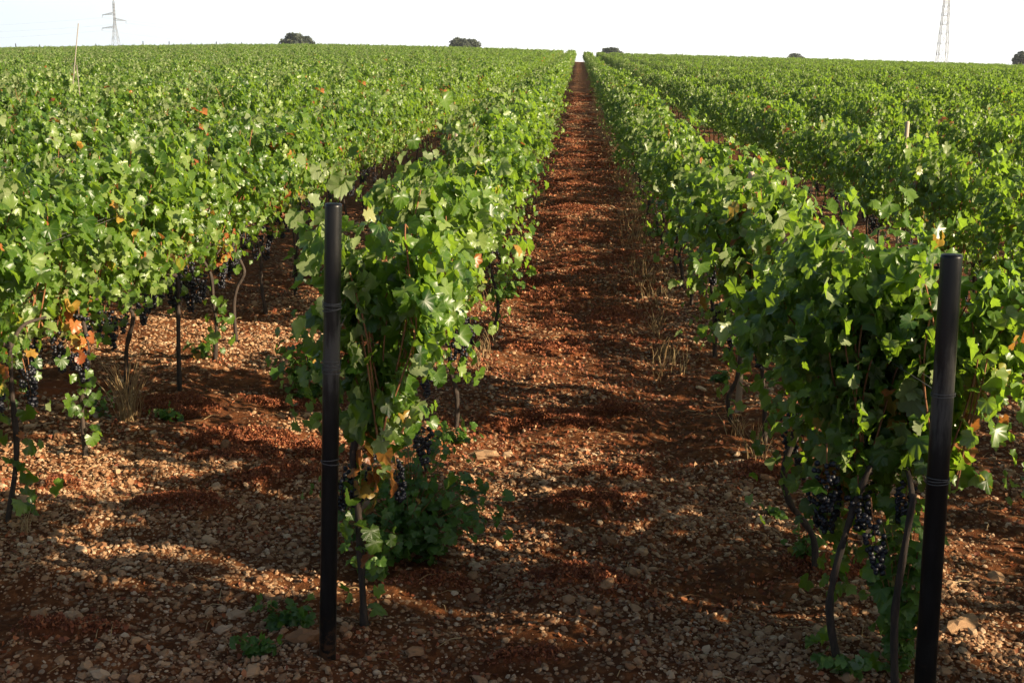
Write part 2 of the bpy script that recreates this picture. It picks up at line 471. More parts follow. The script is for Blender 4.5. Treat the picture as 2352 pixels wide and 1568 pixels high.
CORDON = .80
def shoots(rng, n, length, top, spread, low):
    """shoot curves of one vine: from the cordon up and over to a side"""
    S = []
    for k in range(n):
        side = 1 if k % 2 else -1
        y0 = (k + .5) / n * length - length / 2 + rng.uniform(-.06, .06)
        apex = rng.uniform(top - .32, top + .02); kind = rng.random()
        p0 = np.array([rng.uniform(-.04, .04), y0, CORDON + rng.uniform(-.03, .06)])
        if kind < .12:      # straggler standing proud of the row
            p1 = p0 + [side * rng.uniform(0, .12), rng.uniform(-.2, .2), .5]
            p2 = np.array([side * rng.uniform(.05, .3), y0 + rng.uniform(-.3, .3), apex + rng.uniform(.0, .14)])
            p3 = p2 + [side * rng.uniform(.0, .15), rng.uniform(-.1, .1), rng.uniform(-.15, .08)]
        elif kind < .22:    # arm reaching sideways
            p1 = p0 + [side * .12, rng.uniform(-.2, .2), .35]
            p2 = np.array([side * rng.uniform(.3, .45) * spread, y0 + rng.uniform(-.3, .3), rng.uniform(1.15, 1.4)])
            p3 = p2 + [side * rng.uniform(.1, .25) * spread, rng.uniform(-.2, .2), rng.uniform(-.3, -.05)]
        else:
            p1 = p0 + [side * rng.uniform(.0, .14), rng.uniform(-.12, .12), (apex - CORDON) * .6]
            p2 = np.array([side * rng.uniform(.06, .30) * spread, y0 + rng.uniform(-.2, .2), apex])
            p3 = np.array([side * rng.uniform(.22, .44) * spread, y0 + rng.uniform(-.3, .3), rng.uniform(low, low + .6)])
        S.append((spline([p0, p1, p2, p3], 5), side))
    return S
def vine_meshes(seed, n=15, length=1.0, top=1.66, spread=.86, low=.55, per=19, autumn=.02, smin=.032, smax=.068, xoff=0.0, extra=None, canes=True, xmin=None, ymin=None):
    """foliage and cane meshes of one vine, the vine standing at the origin with its row along Y"""
    rng = random.Random(seed)
    mb, cb = MB(), MB()
    P, Nn, T, Sz, Sh, Au = [], [], [], [], [], []
    for C, side in shoots(rng, n, length, top, spread, low):
        C = C + np.array([xoff, 0, 0])
        if xmin is not None: C[:, 0] = np.where(C[:, 0] < xmin, xmin + (xmin - C[:, 0]) * .6, C[:, 0])
        if ymin is not None: C[:, 1] = np.where(C[:, 1] < ymin, ymin + (ymin - C[:, 1]) * .8, C[:, 1])
        nc = max(4, int(len(C) * rng.uniform(.35, .7)))
        cb.add(*tube(C[:nc], np.linspace(.0048, .003, nc), 5, False))
        clump = rng.uniform(-.2, .2); ruddy = rng.random() < autumn * .9
        for j in range(per):
            f = (j + rng.random()) / per
            i = min(int(f * (len(C) - 1)), len(C) - 2); t = f * (len(C) - 1) - i
            p = C[i] * (1 - t) + C[i + 1] * t
            az = rng.uniform(0, 2 * math.pi)
            off = np.array([side * .35 + .8 * math.cos(az), .9 * math.sin(az), rng.uniform(-.35, .55)]) * rng.uniform(.03, .11)
            p = p + off
            h = (p[2] - .7) / 1.0
            sgn = np.sign(p[0] - xoff) if abs(p[0] - xoff) > .08 else side
            nn = np.array([sgn * .75, rng.uniform(-.55, .35), .3 + .55 * max(h, 0)]) + np.array([rng.gauss(0, .52), rng.gauss(0, .52), rng.gauss(0, .52)])
            tt = np.array([sgn * .45 + rng.gauss(0, .35), rng.gauss(0, .5), -.75 + .25 * h])
            P.append(p); Nn.append(nn); T.append(tt)
            young = f > .85
            Sz.append(rng.uniform(smin, smax) * (.62 if young else 1.0))
            Sh.append(np.clip(.45 + clump + rng.gauss(0, .30) + (.25 if young else 0), 0, 1))
            pa = autumn * (2.2 if p[2] < 1.0 else .6)
            Au.append(rng.uniform(.15, 1) if rng.random() < (.6 if ruddy else pa * .6) else 0)
    if extra:
        for (ex, ey, ez, rr, cnt, au) in extra:
            for _ in range(cnt):
                v = np.array([rng.gauss(0, 1), rng.gauss(0, 1), rng.gauss(0, 1)]) * .5
                e = np.array([ex, ey, ez]) + v * np.array(rr)
                if ymin is not None and e[1] < ymin + .06: e[1] = ymin + .06 + (ymin + .06 - e[1])
                P.append(e)
                Nn.append(np.array([v[0] * .8 + .2, -.4, .5]) + np.array([rng.gauss(0, .4) for _ in range(3)]))
                T.append(np.array([v[0], v[1], -.7]) + np.array([rng.gauss(0, .3) for _ in range(3)]))
                Sz.append(rng.uniform(smin * .75, smax * .85)); Sh.append(np.clip(.4 + rng.gauss(0, .25), 0, 1))
                Au.append(rng.uniform(.3, 1) if rng.random() < au else 0)
    put_leaves(mb, P, Nn, T, Sz, Sh, Au)
    return mb.mesh('foliage', M_LEAF), (cb.mesh('canes', M_CANE) if canes else None)
def trunk_mesh(pts, r0=.019, r1=.014, arms=True, seed=0):
    rng = random.Random(seed)
    C = spline(pts, 5)
    mb = MB()
    R = np.linspace(r0, r1, len(C)) * (1 + .18 * np.array([rng.uniform(-1, 1) for _ in C])); R[0] *= 1.35
    mb.add(*tube(C, R, 8))
    if arms:
        e = C[-1]
        for s in ((-1, 1) if arms != 'forward' else (1,)):
            A = spline([e - [0, 0, .03], e + [rng.uniform(-.02, .02), s * .18, .04], e + [rng.uniform(-.03, .03), s * .45, .02 + rng.uniform(-.03, .03)]], 5)
            mb.add(*tube(A, np.linspace(r1, .007, len(A)), 7))
    return mb.mesh('trunk', M_BARK)
def rand_trunk(seed):
    rng = random.Random(seed)
    pts = [(0, 0, -.06)]
    x = y = 0
    for z in (.2, .42, .62, CORDON):
        x += rng.uniform(-.04, .04); y += rng.uniform(-.05, .05)
        if z == CORDON: x *= .4
        pts.append((x, y, z))
    return trunk_mesh(pts, rng.uniform(.013, .020), rng.uniform(.010, .014), True, seed)
BV, BF = ico(1)
def bunch_mesh(seed):
    rng = random.Random(seed); mb = MB()
    L, w = rng.uniform(.13, .19), rng.uniform(.036, .05)
    k = 0
    while k < 62:
        t = rng.random() ** .8
        r = w * (1 - .75 * t) * (0.6 + .4 * min(1, t * 6)) + .004
        a = rng.uniform(0, 6.283); q = r * math.sqrt(rng.uniform(.35, 1))
        p = np.array([q * math.cos(a), q * math.sin(a), -.025 - t * L])
        mb.add(BV * rng.uniform(.0072, .0092) + p, BF, (rng.random(), 0, 0, 1)); k += 1
    mb.add(*tube([(0, 0, .03), (.003, 0, -.02), (0, 0, -.02 - L * .7)], [.0025, .002, .0015], 5), m=1)
    return mb.mesh('grape_bunch', [M_GRAPE, M_CANE])
BUNCH = [bunch_mesh(40 + k) for k in range(5)]

# ------------------------------------------------------------------ where the vines stand
ROW_GAP, VINE_GAP = 1.98, .92
row_x = {}
for k in range(0, 62): row_x[-(k + 1)] = -.99 - 1.93 * k
for k in range(0, 52): row_x[k + 1] = 1.08 + 2.0 * k
ROW_START = {-1: 5.15, 1: 5.05, 2: .6, 3: -1.0, 4: 3.2, 5: 3.4, 6: 3.6}
# trunk lines read off the photograph (pixels, base first) with the row each belongs to
HERO = [
 dict(row=-1, px=[(838, 1440), (828, 1250), (818, 1120), (812, 1040), (845, 930)], note='first vine right behind the dark left end post, with orange dying leaves low down', suck=1, bronze=(.14, -.1, .70, .85), ymin=-.12),
 dict(row=-1, px=[(992, 1085), (965, 1020), (938, 955), (930, 890)], note='second vine left of the path, thin trunk arching out over the bushy green growth'),
 dict(row=-1, px=[(1046, 985), (1050, 920), (1035, 850), (1030, 790)], note='dark-trunked vine left of the path, third behind the end post'),
 dict(row=-1, px=[(1132, 762), (1145, 700), (1130, 640), (1120, 600)], note='vine left of the path with suckers at its foot, fourth behind the end post', suck=1),
 dict(row=-2, px=[(10, 1200), (35, 1050), (25, 900), (20, 790)], note='vine at the left edge of the picture with dark grapes beside its thin trunk', suck=1, bronze=(.14, -.2, .84, .9)),
 dict(row=-2, px=[(198, 1050), (185, 930), (205, 850), (190, 740)], note='vine with a wavy trunk and black grapes, leafy suckers hanging beside it', suck=1, bronze=(.16, -.25, .80, .9)),
 dict(row=-2, px=[(292, 960), (288, 860), (290, 790), (305, 720)], note='vine growing out of the dry straw tuft, grapes on both sides of its head'),
 dict(row=-2, px=[(412, 895), (410, 800), (408, 700), (405, 640)], note='vine on a straight dark trunk, between the straw tuft and thinner trunks'),
 dict(row=-2, px=[(492, 838), (498, 760), (490, 700), (484, 640)], note='thin-trunked vine with a leafy sucker, just right of the straight dark trunk', suck=1),
 dict(row=-2, px=[(545, 778), (538, 700), (545, 650), (560, 610)], note='vine with a bent trunk and heavy black grapes under bronze leaves', bronze=(.10, -.28, .78, .95)),
 dict(row=-2, px=[(615, 725), (605, 680), (600, 640), (600, 600)], note='slim vine just right of the bent grape-laden trunk'),
 dict(row=-2, px=[(678, 682), (680, 620), (684, 560), (680, 520)], note='vine seen left of the end post with orange leaves over dark grapes', suck=1, bronze=(.10, -.30, .92, .95)),
 dict(row=1, px=[(1940, 1545), (1905, 1430), (1915, 1330), (1960, 1180), (2000, 1080)], note='vine with a dark leaning trunk left of the nearest right-hand post', suck=1, bronze=(-.05, .05, .70, .9), ymin=.06),
 dict(row=1, px=[(2062, 1600), (2058, 1420), (2075, 1280), (2100, 1120)], note='vine directly behind the right-hand end post, its bright leaves reaching past the post', spread=1.0, xoff=.24, suck=1, ymin=.10),
 dict(row=1, px=[(1872, 1315), (1870, 1240), (1812, 1150), (1800, 1070), (1835, 990)], note='vine with a strongly S-curved dark trunk at the right edge of the path'),
 dict(row=1, px=[(1688, 980), (1672, 930), (1690, 880), (1700, 830)], note='vine with dry straw at its foot, second beyond the S-curved trunk'),
 dict(row=1, px=[(1760, 1010), (1757, 940), (1752, 870), (1750, 800)], note='straight-trunked vine just beyond the S-curved trunk'),
 dict(row=1, px=[(1642, 828), (1640, 740), (1632, 680), (1645, 620)], note='vine right of the path with a clear dark trunk and black grapes at its head', suck=1),
 dict(row=1, px=[(1590, 700), (1588, 650), (1585, 610), (1590, 570)], note='vine right of the path just past the clear dark trunk with grapes'),
]
for h in HERO:
    g = on_ground(*h['px'][0]); h['loc'] = Vector((row_x[h['row']] * .6 + g.x * .4, g.y, 0))
heroes = {}
for h in HERO: heroes.setdefault(h['row'], []).append(h)
spots = []        # every vine: row, x, y, hero or None
for r, x in row_x.items():
    hs = sorted(heroes.get(r, []), key=lambda h: h['loc'].y)
    for h in hs: spots.append((r, h['loc'].x, h['loc'].y, h))
    y = hs[-1]['loc'].y + VINE_GAP if hs else ROW_START.get(r, 4.2 + RND.uniform(0, .6))
    if r == -2: spots.append((r, x, 5.0, None))
    while y < FIELD_END + RND.uniform(-2, 2):
        spots.append((r, x + RND.gauss(0, .04), y + RND.uniform(-.12, .12), None)); y += VINE_GAP
def seen(x, y):
    for z in (.9, 1.6):
        p = project((x, y, z))
        if p and -60 < p[0] < IW + 60 and -60 < p[1] < IH + 80: return p[2]
    return None
info = []
for s in spots:
    d = seen(s[1], s[2]) if abs(s[1]) < s[2] * .8 + 6 else None
    info.append((d if d is not None else 1e9, s))
info.sort(key=lambda t: t[0])
N_IND = 290
single = [s for d, s in info[:N_IND]]
single_ids = set(map(id, single))
bulk = [s for d, s in info if id(s) not in single_ids and abs(s[1]) < s[2] * .62 + 9]

# ------------------------------------------------------------------ the vines that stand apart
VAR = []
for k in range(12):
    f, c = vine_meshes(100 + k, n=23 + k % 4, autumn=.015 + .035 * (k % 4 == 0), top=1.60 + .08 * (k % 3), per=28 + k % 4)
    VAR.append((f, c, rand_trunk(200 + k)))
ORD = {1: 'first', 2: 'second', 3: 'third', 4: 'fourth'}
count_in_row = {}
def add_bunches(root, n, rng, near, y0=-.4, x0=0.0):
    for _ in range(n):
        s = rng.choice((-1, 1))
        b = link_mesh('grape_bunch', BUNCH[rng.randrange(5)], root, (x0 + s * rng.uniform(.03, .14), rng.uniform(y0, .4), CORDON + rng.uniform(-.12, .06)))
        b.rotation_euler = (rng.uniform(-.15, .15), rng.uniform(-.15, .15), rng.uniform(0, 6.28)); b.scale = [rng.uniform(.9, 1.25) * (1.1 if near else 1)] * 3
first_vine = []
for i, (r, x, y, h) in enumerate(single):
    rng = random.Random(1000 + i)
    z = float(gz(np.array([x]), np.array([y]))[0])
    root = empty('grapevine', (x, y, z))
    k = abs(r); sidew = 'left' if r < 0 else 'right'
    if h:
        base_y = on_ground(*h['px'][0]).y
        pts = []
        for (u, v) in h['px']:
            p = at_y(u, v, base_y); pts.append((p.x - x, RND.uniform(-.02, .02), p.z))
        pts[0] = (pts[0][0], 0, -.08)
        last = pts[-1]
        if last[2] < CORDON: pts.append((last[0] * .5, .0, CORDON))
        link_mesh('trunk', trunk_mesh(pts, .0165, .0115, 'forward' if h.get('ymin') is not None else True, i), root)
        ex = []
        if h.get('suck'):
            tx = pts[1][0]
            ex = [(tx + .03, -.02, .32, (.10, .12, .24), 20, .02)] if r < 0 else [(tx + .04, .06, .42, (.13, .14, .42), 52, .03)]
        if h.get('ymin') is not None: ex += [(.16 if r < 0 else .1, .02, 1.30, (.34, .22, .52), 110, .01), (.16, .0, .85, (.24, .2, .3), 34, .05)]
        if r == 1: ex.append((.0, .12, .80, (.22, .7, .16), 60, .04))
        if r == -2: ex.append((.02, 0, .80, (.22, .62, .20), 46, .06))
        if h.get('bronze'):
            bx, by, bz_, au = h['bronze']; ex.append((bx, by, bz_, (.09, .07, .17), 24, au))
        fo, ca = vine_meshes(500 + i, n=27, per=31, autumn=h.get('autumn', .02), extra=ex, spread=h.get('spread', .82), xoff=h.get('xoff', .17 if r == -1 else .0), low={-1: .74, 1: .54}.get(r, .68), xmin=-.22 if r == -1 else None, top=1.56 if r == 1 else 1.66, ymin=h.get('ymin'))
        link_mesh('foliage', fo, root); link_mesh('canes', ca, root)
        add_bunches(root, rng.randint(5, 8) if r == -2 else rng.randint(3, 5), rng, True, .02 if h.get('ymin') is not None else -.4, .16 if r == -1 else 0.0)
        tag(root, h['note'], 'grapevine', 'vines nearest the camera')
    else:
        fo, ca, tr = VAR[rng.randrange(12)]
        rot = rng.choice((0, math.pi))
        root.rotation_euler = (0, 0, rot + rng.uniform(-.08, .08))
        root.scale = (rng.uniform(.9, 1.12) if r in (-1, 1) else (rng.uniform(.72, .92) if r > 1 or r == -2 else rng.uniform(.85, 1.05)), rng.uniform(.95, 1.12) if r < 0 else rng.uniform(.80, 1.02), rng.uniform(.93, 1.05) if r < 0 else rng.uniform(.80, .98))
        link_mesh('trunk', tr, root); link_mesh('foliage', fo, root, (.12 * math.cos(rot), 0, 0) if r == -1 else None)
        d = math.hypot(x, y)
        if d < 22: link_mesh('canes', ca, root)
        if d < 20: add_bunches(root, rng.randint(2, 4), rng, False)
        if k <= 3:
            band = 'within the nearer stretch' if y < 15 else 'farther along'
            lab = f'leafy green grapevine in the {ORD[k]} row {sidew} of the path, ' + ('in its nearer stretch' if y < 15 else 'farther along toward the horizon')
            grp = f'vines of the {ORD[k]} row {sidew} of the path, ' + ('near stretch' if y < 15 else 'far stretch')
        else:
            lab = f'leafy green grapevine in the crowded rows beyond the third row {sidew} of the path'
            grp = f'vines in the crowded rows on the {sidew}'
        tag(root, lab, 'grapevine', grp)

# ------------------------------------------------------------------ the far rows, one mass
bl = np.array([(s[1], s[2]) for s in bulk])
bz = base_z(bl[:, 0], bl[:, 1])
pm = bpy.data.meshes.new('vineyard_rows')
pm.vertices.add(len(bl)); pm.vertices.foreach_set('co', np.column_stack([bl, bz]).ravel())
def pattr(name, typ, data, key='value'):
    a = pm.attributes.new(name, typ, 'POINT'); a.data.foreach_set(key, np.asarray(data).ravel())
pattr('pick', 'INT', NP.integers(0, 12, len(bl)).astype(np.int32))
rots = np.zeros((len(bl), 3)); rots[:, 2] = NP.integers(0, 2, len(bl)) * math.pi + NP.uniform(-.1, .1, len(bl))
pattr('turn', 'FLOAT_VECTOR', rots, 'vector')
right = bl[:, 0] > 0
scl = np.column_stack([np.where(bl[:, 0] > 2, NP.uniform(.70, .92, len(bl)), NP.uniform(.9, 1.15, len(bl))), np.where(right, NP.uniform(.78, 1.02, len(bl)), NP.uniform(.98, 1.15, len(bl))), np.where(right, NP.uniform(.79, .99, len(bl)), NP.uniform(.91, 1.07, len(bl)))])
pattr('size', 'FLOAT_VECTOR', scl, 'vector')
far_rows = bpy.data.objects.new('vineyard_rows', pm); COL.objects.link(far_rows)
tag(far_rows, 'countless vines of the far rows running on to the horizon', 'vine rows', kind='stuff')
ng = bpy.data.node_groups.new('plant rows', 'GeometryNodeTree')
ng.interface.new_socket('Geometry', in_out='INPUT', socket_type='NodeSocketGeometry')
ng.interface.new_socket('Geometry', in_out='OUTPUT', socket_type='NodeSocketGeometry')
gi = ng.nodes.new('NodeGroupInput'); go = ng.nodes.new('NodeGroupOutput')
def gattr(name, typ):
    n = ng.nodes.new('GeometryNodeInputNamedAttribute'); n.data_type = typ; n.inputs['Name'].default_value = name
    return n.outputs['Attribute']
proto = {}
for o in bpy.data.objects:
    if o.type == 'MESH' and o.data.users > 1 and o.name.split('.')[0] in ('foliage', 'trunk'):
        proto.setdefault(o.data.name, o)
outs = []
pk, tn, sz = gattr('pick', 'INT'), gattr('turn', 'FLOAT_VECTOR'), gattr('size', 'FLOAT_VECTOR')
for part in (0, 2):
    jn = ng.nodes.new('GeometryNodeJoinGeometry')
    for v in reversed(VAR):
        oi = ng.nodes.new('GeometryNodeObjectInfo'); oi.transform_space = 'ORIGINAL'
        oi.inputs['Object'].default_value = proto[v[part].name]; oi.inputs['As Instance'].default_value = True
        ng.links.new(oi.outputs['Geometry'], jn.inputs[0])
    ip = ng.nodes.new('GeometryNodeInstanceOnPoints')
    ip.inputs['Pick Instance'].default_value = True
    ng.links.new(gi.outputs[0], ip.inputs['Points']); ng.links.new(jn.outputs[0], ip.inputs['Instance'])
    ng.links.new(pk, ip.inputs['Instance Index']); ng.links.new(sz, ip.inputs['Scale'])
    er = ng.nodes.new('FunctionNodeEulerToRotation'); ng.links.new(tn, er.inputs[0]); ng.links.new(er.outputs[0], ip.inputs['Rotation'])
    outs.append(ip.outputs[0])
jo = ng.nodes.new('GeometryNodeJoinGeometry')
for s in outs: ng.links.new(s, jo.inputs[0])
ng.links.new(jo.outputs[0], go.inputs[0])
md = far_rows.modifiers.new('rows', 'NODES'); md.node_group = ng

# ------------------------------------------------------------------ end posts and ties
def end_post(base_px, top_px, radius, label, ties, extra=0.0):
    g = on_ground(*base_px); t = at_y(*top_px, g.y)
    root = empty('end_post', (g.x, g.y, 0)); tag(root, label, 'post', 'row end posts')
    ax = np.array([t.x - g.x, 0, t.z]); top = ax
    mb = MB(); C = [ax * f for f in (-.12, 0, .25, .5, .75, .995)]
    R = [radius * 1.03, radius * 1.03, radius, radius, radius * .98, radius * .97]
    C += [ax * 1.0, ax * 1.0, ax * .995, ax * .93]; R += [radius * .92, radius * .78, radius * .74, radius * .72]
    mb.add(*tube(C, R, 28))
    mb.build('pole', M_POST, root)
    for f, n in ties:
        tb = MB()
        for k in range(n):
            a = np.linspace(0, 2 * math.pi, 40, endpoint=True)
            tilt = RND.uniform(-.006, .006); zc = k * .008 + RND.uniform(-.003, .003)
            c = ax * f
            P = np.stack([c[0] + (radius * 1.06) * np.cos(a), c[1] + radius * 1.06 * np.sin(a), c[2] + zc + tilt * np.cos(a + k)], 1)
            tb.add(*tube(P, .0017, 6, False))
        tb.build('wire_tie', M_WIRE, root)
    return root, Vector((g.x, g.y, 0)), ax
PL, pl_base, pl_ax = end_post((752, 1525), (766, 468), .0315, 'dark weathered end post standing in front of the row left of the path', [(.785, 5), (.655, 6), (.46, 2)])
PR, pr_base, pr_ax = end_post((2118, 1668), (2186, 585), .036, 'black end post at the lower right, cut by the bottom of the picture', [(.72, 2), (.54, 3)])


# ------------------------------------------------------------------ stones, dead leaves, straw, weeds
IV, IF = ico(0); IV1, IF1 = ico(1)
def rock_batch(mb, x, y, size, sink=.3, hi=False):
    V0, F0 = (IV1, IF1) if hi else (IV, IF)
    n = len(x); z = gz(x, y)
    jit = 1 + NP.uniform(-.28, .28, (n, len(V0), 1))
    W = V0[None] * jit
    sc = size[:, None] * np.stack([NP.uniform(.75, 1.35, n), NP.uniform(.6, 1.1, n), NP.uniform(.4, .8, n)], 1)
    W = W * sc[:, None, :]
    a = NP.uniform(0, 6.283, n); t = NP.uniform(-.5, .5, n)
    ct, st = np.cos(t)[:, None], np.sin(t)[:, None]
    W = np.stack([W[..., 0] * ct - W[..., 2] * st, W[..., 1], W[..., 0] * st + W[..., 2] * ct], -1)
    ca, sa = np.cos(a)[:, None], np.sin(a)[:, None]
    W = np.stack([W[..., 0] * ca - W[..., 1] * sa, W[..., 0] * sa + W[..., 1] * ca, W[..., 2]], -1)
    W += np.stack([x, y, z + sc[:, 2] * (1 - 2 * sink) * .6], 1)[:, None, :]
    FF = (F0[None] + (np.arange(n) * len(V0))[:, None, None]).reshape(-1, 3)
    A = np.zeros((n, len(V0), 4)); A[..., 0] = np.clip(NP.normal(.5, .25, n), 0, 1)[:, None]; A[..., 3] = 1
    mb.add(W.reshape(-1, 3), FF, A.reshape(-1, 4))
def sample(n, x0, x1, y0, y1, keep, widen=True):
    X = np.empty(0); Y = np.empty(0)
    while len(X) < n:
        y = NP.uniform(y0, y1, n); u = NP.uniform(-1, 1, n)
        x = (x0 + x1) / 2 + u * (x1 - x0) / 2
        p = keep(x, y); ok = NP.uniform(0, 1, n) < p
        X = np.concatenate([X, x[ok]]); Y = np.concatenate([Y, y[ok]])
    return X[:n], Y[:n]
def stone_keep(x, y):
    g = litter(x, y)[1]
    k = np.clip(.25 + 1.5 * (vnoise(x * 1.3, y * 1.3, 8) - .3), .08, 1) * np.clip(.4 + 1.2 * vnoise(x * 5, y * 5, 9), 0, 1)
    vis = np.abs(x - .1) < (y * .52 + .3)
    return k * (1 - .88 * g) * vis * np.where((np.abs(x) < .9) & (y > 7.5), .6, 1)
st = MB()
for n, y0, y1, x1, s0, s1 in [(42000, 3.6, 7.0, 3.6, .0048, .5), (20000, 3.6, 7.0, 3.6, .009, .42), (26000, 7.0, 12, 4.6, .0085, .45), (16000, 12, 24, 3.2, .013, .4), (5000, 24, 60, 1.2, .02, .3)]:
    x, y = sample(n, -x1, x1, y0, y1, stone_keep)
    rock_batch(st, x, y, np.clip(s0 * np.exp(NP.normal(0, s1, n)), .003, .045))
x, y = sample(1500, -3.4, 3.4, 3.6, 11, stone_keep)
rock_batch(st, x, y, np.clip(.016 * np.exp(NP.normal(0, .35, 1500)), .010, .04), .3, True)
gravel = st.build('gravel', M_STONE, smooth=False)
tag(gravel, 'pale angular limestone chips strewn over the red soil', 'stones', kind='stuff')

# the larger stones one can single out
BIG = [((1402, 1246), .034, 'whitish stone lying alone in the middle of the path below the red leaf heap'),
       ((1098, 1298), .042, 'flat grey stone on the path beside the bushy growth'),
       ((1362, 1422), .030, 'pale stone low on the path beneath the lower red leaf heap'),
       ((1168, 1212), .022, 'small cream stone at the left tip of the upper red leaf heap'),
       ((62, 1170), .045, 'blocky pale stone at the left edge near a vine trunk'),
       ((92, 1418), .040, 'upright sunlit orange stone at the lower left, the bigger of two'),
       ((172, 1422), .030, 'upright sunlit stone at the lower left, the smaller of two'),
       ((545, 1405), .036, 'round beige stone in the gravel well left of the end post'),
       ((512, 1440), .030, 'beige stone touching the dark soil left of the end post, lower of a pair'),
       ((700, 1490), .055, 'large broken reddish stone at the foot of the left end post'),
       ((232, 1560), .035, 'tan egg-shaped stone cut by the bottom edge at the left'),
       ((1985, 1230), .040, 'grey stone behind the leaning trunk on the right'),
       ((2215, 1440), .050, 'long grey stone on the shaded soil right of the right-hand post'),
       ((1112, 1040), .055, 'long flat stone beyond the bushy growth on the path edge')]
for k, ((u, v), s, lab) in enumerate(BIG):
    g = on_ground(u, v); mb = MB(); rng = random.Random(k)
    V = IV1 * np.array([[1 + .2 * math.sin(9 * a + k) + rng.uniform(-.13, .13)] for a in range(len(IV1))])
    V = np.round(V * 1.6) / 1.6 * .35 + V * .65
    sc = np.array([s * rng.uniform(.9, 1.25), s * rng.uniform(.6, .95), s * rng.uniform(.55, .8)])
    if 'long' in lab: sc[0] *= 1.8
    if 'flat' in lab: sc[2] *= .6
    if 'upright' in lab: sc[2] *= 1.7
    mb.add(V * sc, IF1, (rng.uniform(.6, .95) if 'red' not in lab else .3, 0, 0, 1))
    o = mb.build('stone', M_STONE, smooth=False, loc=(g.x, g.y, float(gz(np.array([g.x]), np.array([g.y]))[0]) + sc[2] * .45))
    o.rotation_euler = (0, rng.uniform(-.2, .2), rng.uniform(-.6, .6)); tag(o, lab, 'stone')

# dead leaves: small curled scraps
def scraps(mb, x, y, z, size, shade):
    n = len(x)
    base = np.array([(-.5, 0, .10), (0, -.36, -.04), (.1, .34, .06), (.55, .05, .16), (-.25, .3, .14), (.3, -.3, .12)])
    F0 = np.array([(0, 1, 2), (1, 3, 2), (0, 2, 4), (1, 5, 3)])
    W = base[None] * (1 + NP.uniform(-.4, .4, (n, 6, 3))) * size[:, None, None]
    e = NP.normal(0, .85, (n, 2)); a = NP.uniform(0, 6.283, n)
    c, s = np.cos(e[:, 0])[:, None], np.sin(e[:, 0])[:, None]
    W = np.stack([W[..., 0], W[..., 1] * c - W[..., 2] * s, W[..., 1] * s + W[..., 2] * c], -1)
    c, s = np.cos(e[:, 1])[:, None], np.sin(e[:, 1])[:, None]
    W = np.stack([W[..., 0] * c - W[..., 2] * s, W[..., 1], W[..., 0] * s + W[..., 2] * c], -1)
    c, s = np.cos(a)[:, None], np.sin(a)[:, None]
    W = np.stack([W[..., 0] * c - W[..., 1] * s, W[..., 0] * s + W[..., 1] * c, W[..., 2]], -1)
    W += np.stack([x, y, z], 1)[:, None, :]
    FF = (F0[None] + (np.arange(n) * 6)[:, None, None]).reshape(-1, 3)
    A = np.zeros((n, 6, 4)); A[..., 0] = shade[:, None]; A[..., 3] = 1
    mb.add(W.reshape(-1, 3), FF, A.reshape(-1, 4))
def litter_keep(x, y):
    return litter(x, y)[1] * (np.abs(x - .1) < y * .52 + .3)
lm = MB()
for n, y0, y1, x1, sz in [(40000, 3.8, 9, 3.0, .015), (32000, 9, 25, 2.6, .023), (10000, 25, 70, 1.2, .045)]:
    x, y = sample(n, -x1, x1, y0, y1, litter_keep)
    g = litter(x, y)[1]
    scraps(lm, x, y, gz(x, y) + NP.uniform(.0, .028, n) * g, sz * NP.uniform(.5, 1.3, n), np.clip(NP.normal(.42, .24, n), 0, 1))
x, y = sample(15000, -.9, .95, 5.0, 34, lambda x, y: np.clip(.25 + 1.5 * (vnoise(x * 1.2, y * 2.6, 78) - .35), .05, 1))
scraps(lm, x, y, gz(x, y) + .008, (.016 + .0011 * y) * NP.uniform(.6, 1.3, 15000), np.clip(NP.normal(.5, .25, 15000), 0, 1))
x, y = sample(16000, -3.2, 3.2, 3.8, 20, lambda x, y: (.15 + .85 * (vnoise(x * 1.5, y * 4, 77) > .6)) * (np.abs(x - .1) < y * .52 + .3))
scraps(lm, x, y, gz(x, y) + .008, .024 * NP.uniform(.5, 1.4, 16000), np.clip(NP.normal(.55, .25, 16000), 0, 1))
tag(lm.build('leaf_litter', M_LITTER, smooth=False), 'reddish brown heaps of dead leaf scraps in bands across the soil', 'leaf litter', kind='stuff')

# straw lying about
sm = MB()
def straws(mb, base, n, h, spread, rng, flat=False):
    for _ in range(n):
        a = rng.uniform(0, 6.283); l = h * rng.uniform(.5, 1.1)
        b = np.array(base) + [rng.gauss(0, spread * .25), rng.gauss(0, spread * .25), -.02]
        lean = rng.uniform(.05, .45) if not flat else rng.uniform(1.0, 3.0)
        d = np.array([math.cos(a) * lean, math.sin(a) * lean, 1.0 if not flat else .12]); d /= np.linalg.norm(d)
        P = [b, b + d * l * .5 + [0, 0, .01], b + d * l + np.array([math.cos(a), math.sin(a), -.6]) * l * .10]
        mb.add(*tube(P, [.0022, .0018, .0009], 4, False), a=(rng.random(), 0, 0, 1))
rs = random.Random(5)
xx, yv = sample(420, -3.0, 3.0, 3.9, 13, lambda x, y: (np.abs(x - .1) < y * .52 + .3) * .5)
for a, b in zip(xx, yv):
    straws(sm, (a, b, float(gz(np.array([a]), np.array([b]))[0]) + .03), 1, .12, .01, rs, True)
tag(sm.build('straw_litter', M_STRAW), 'loose dry stalks lying over the stony soil', 'straw', kind='stuff')
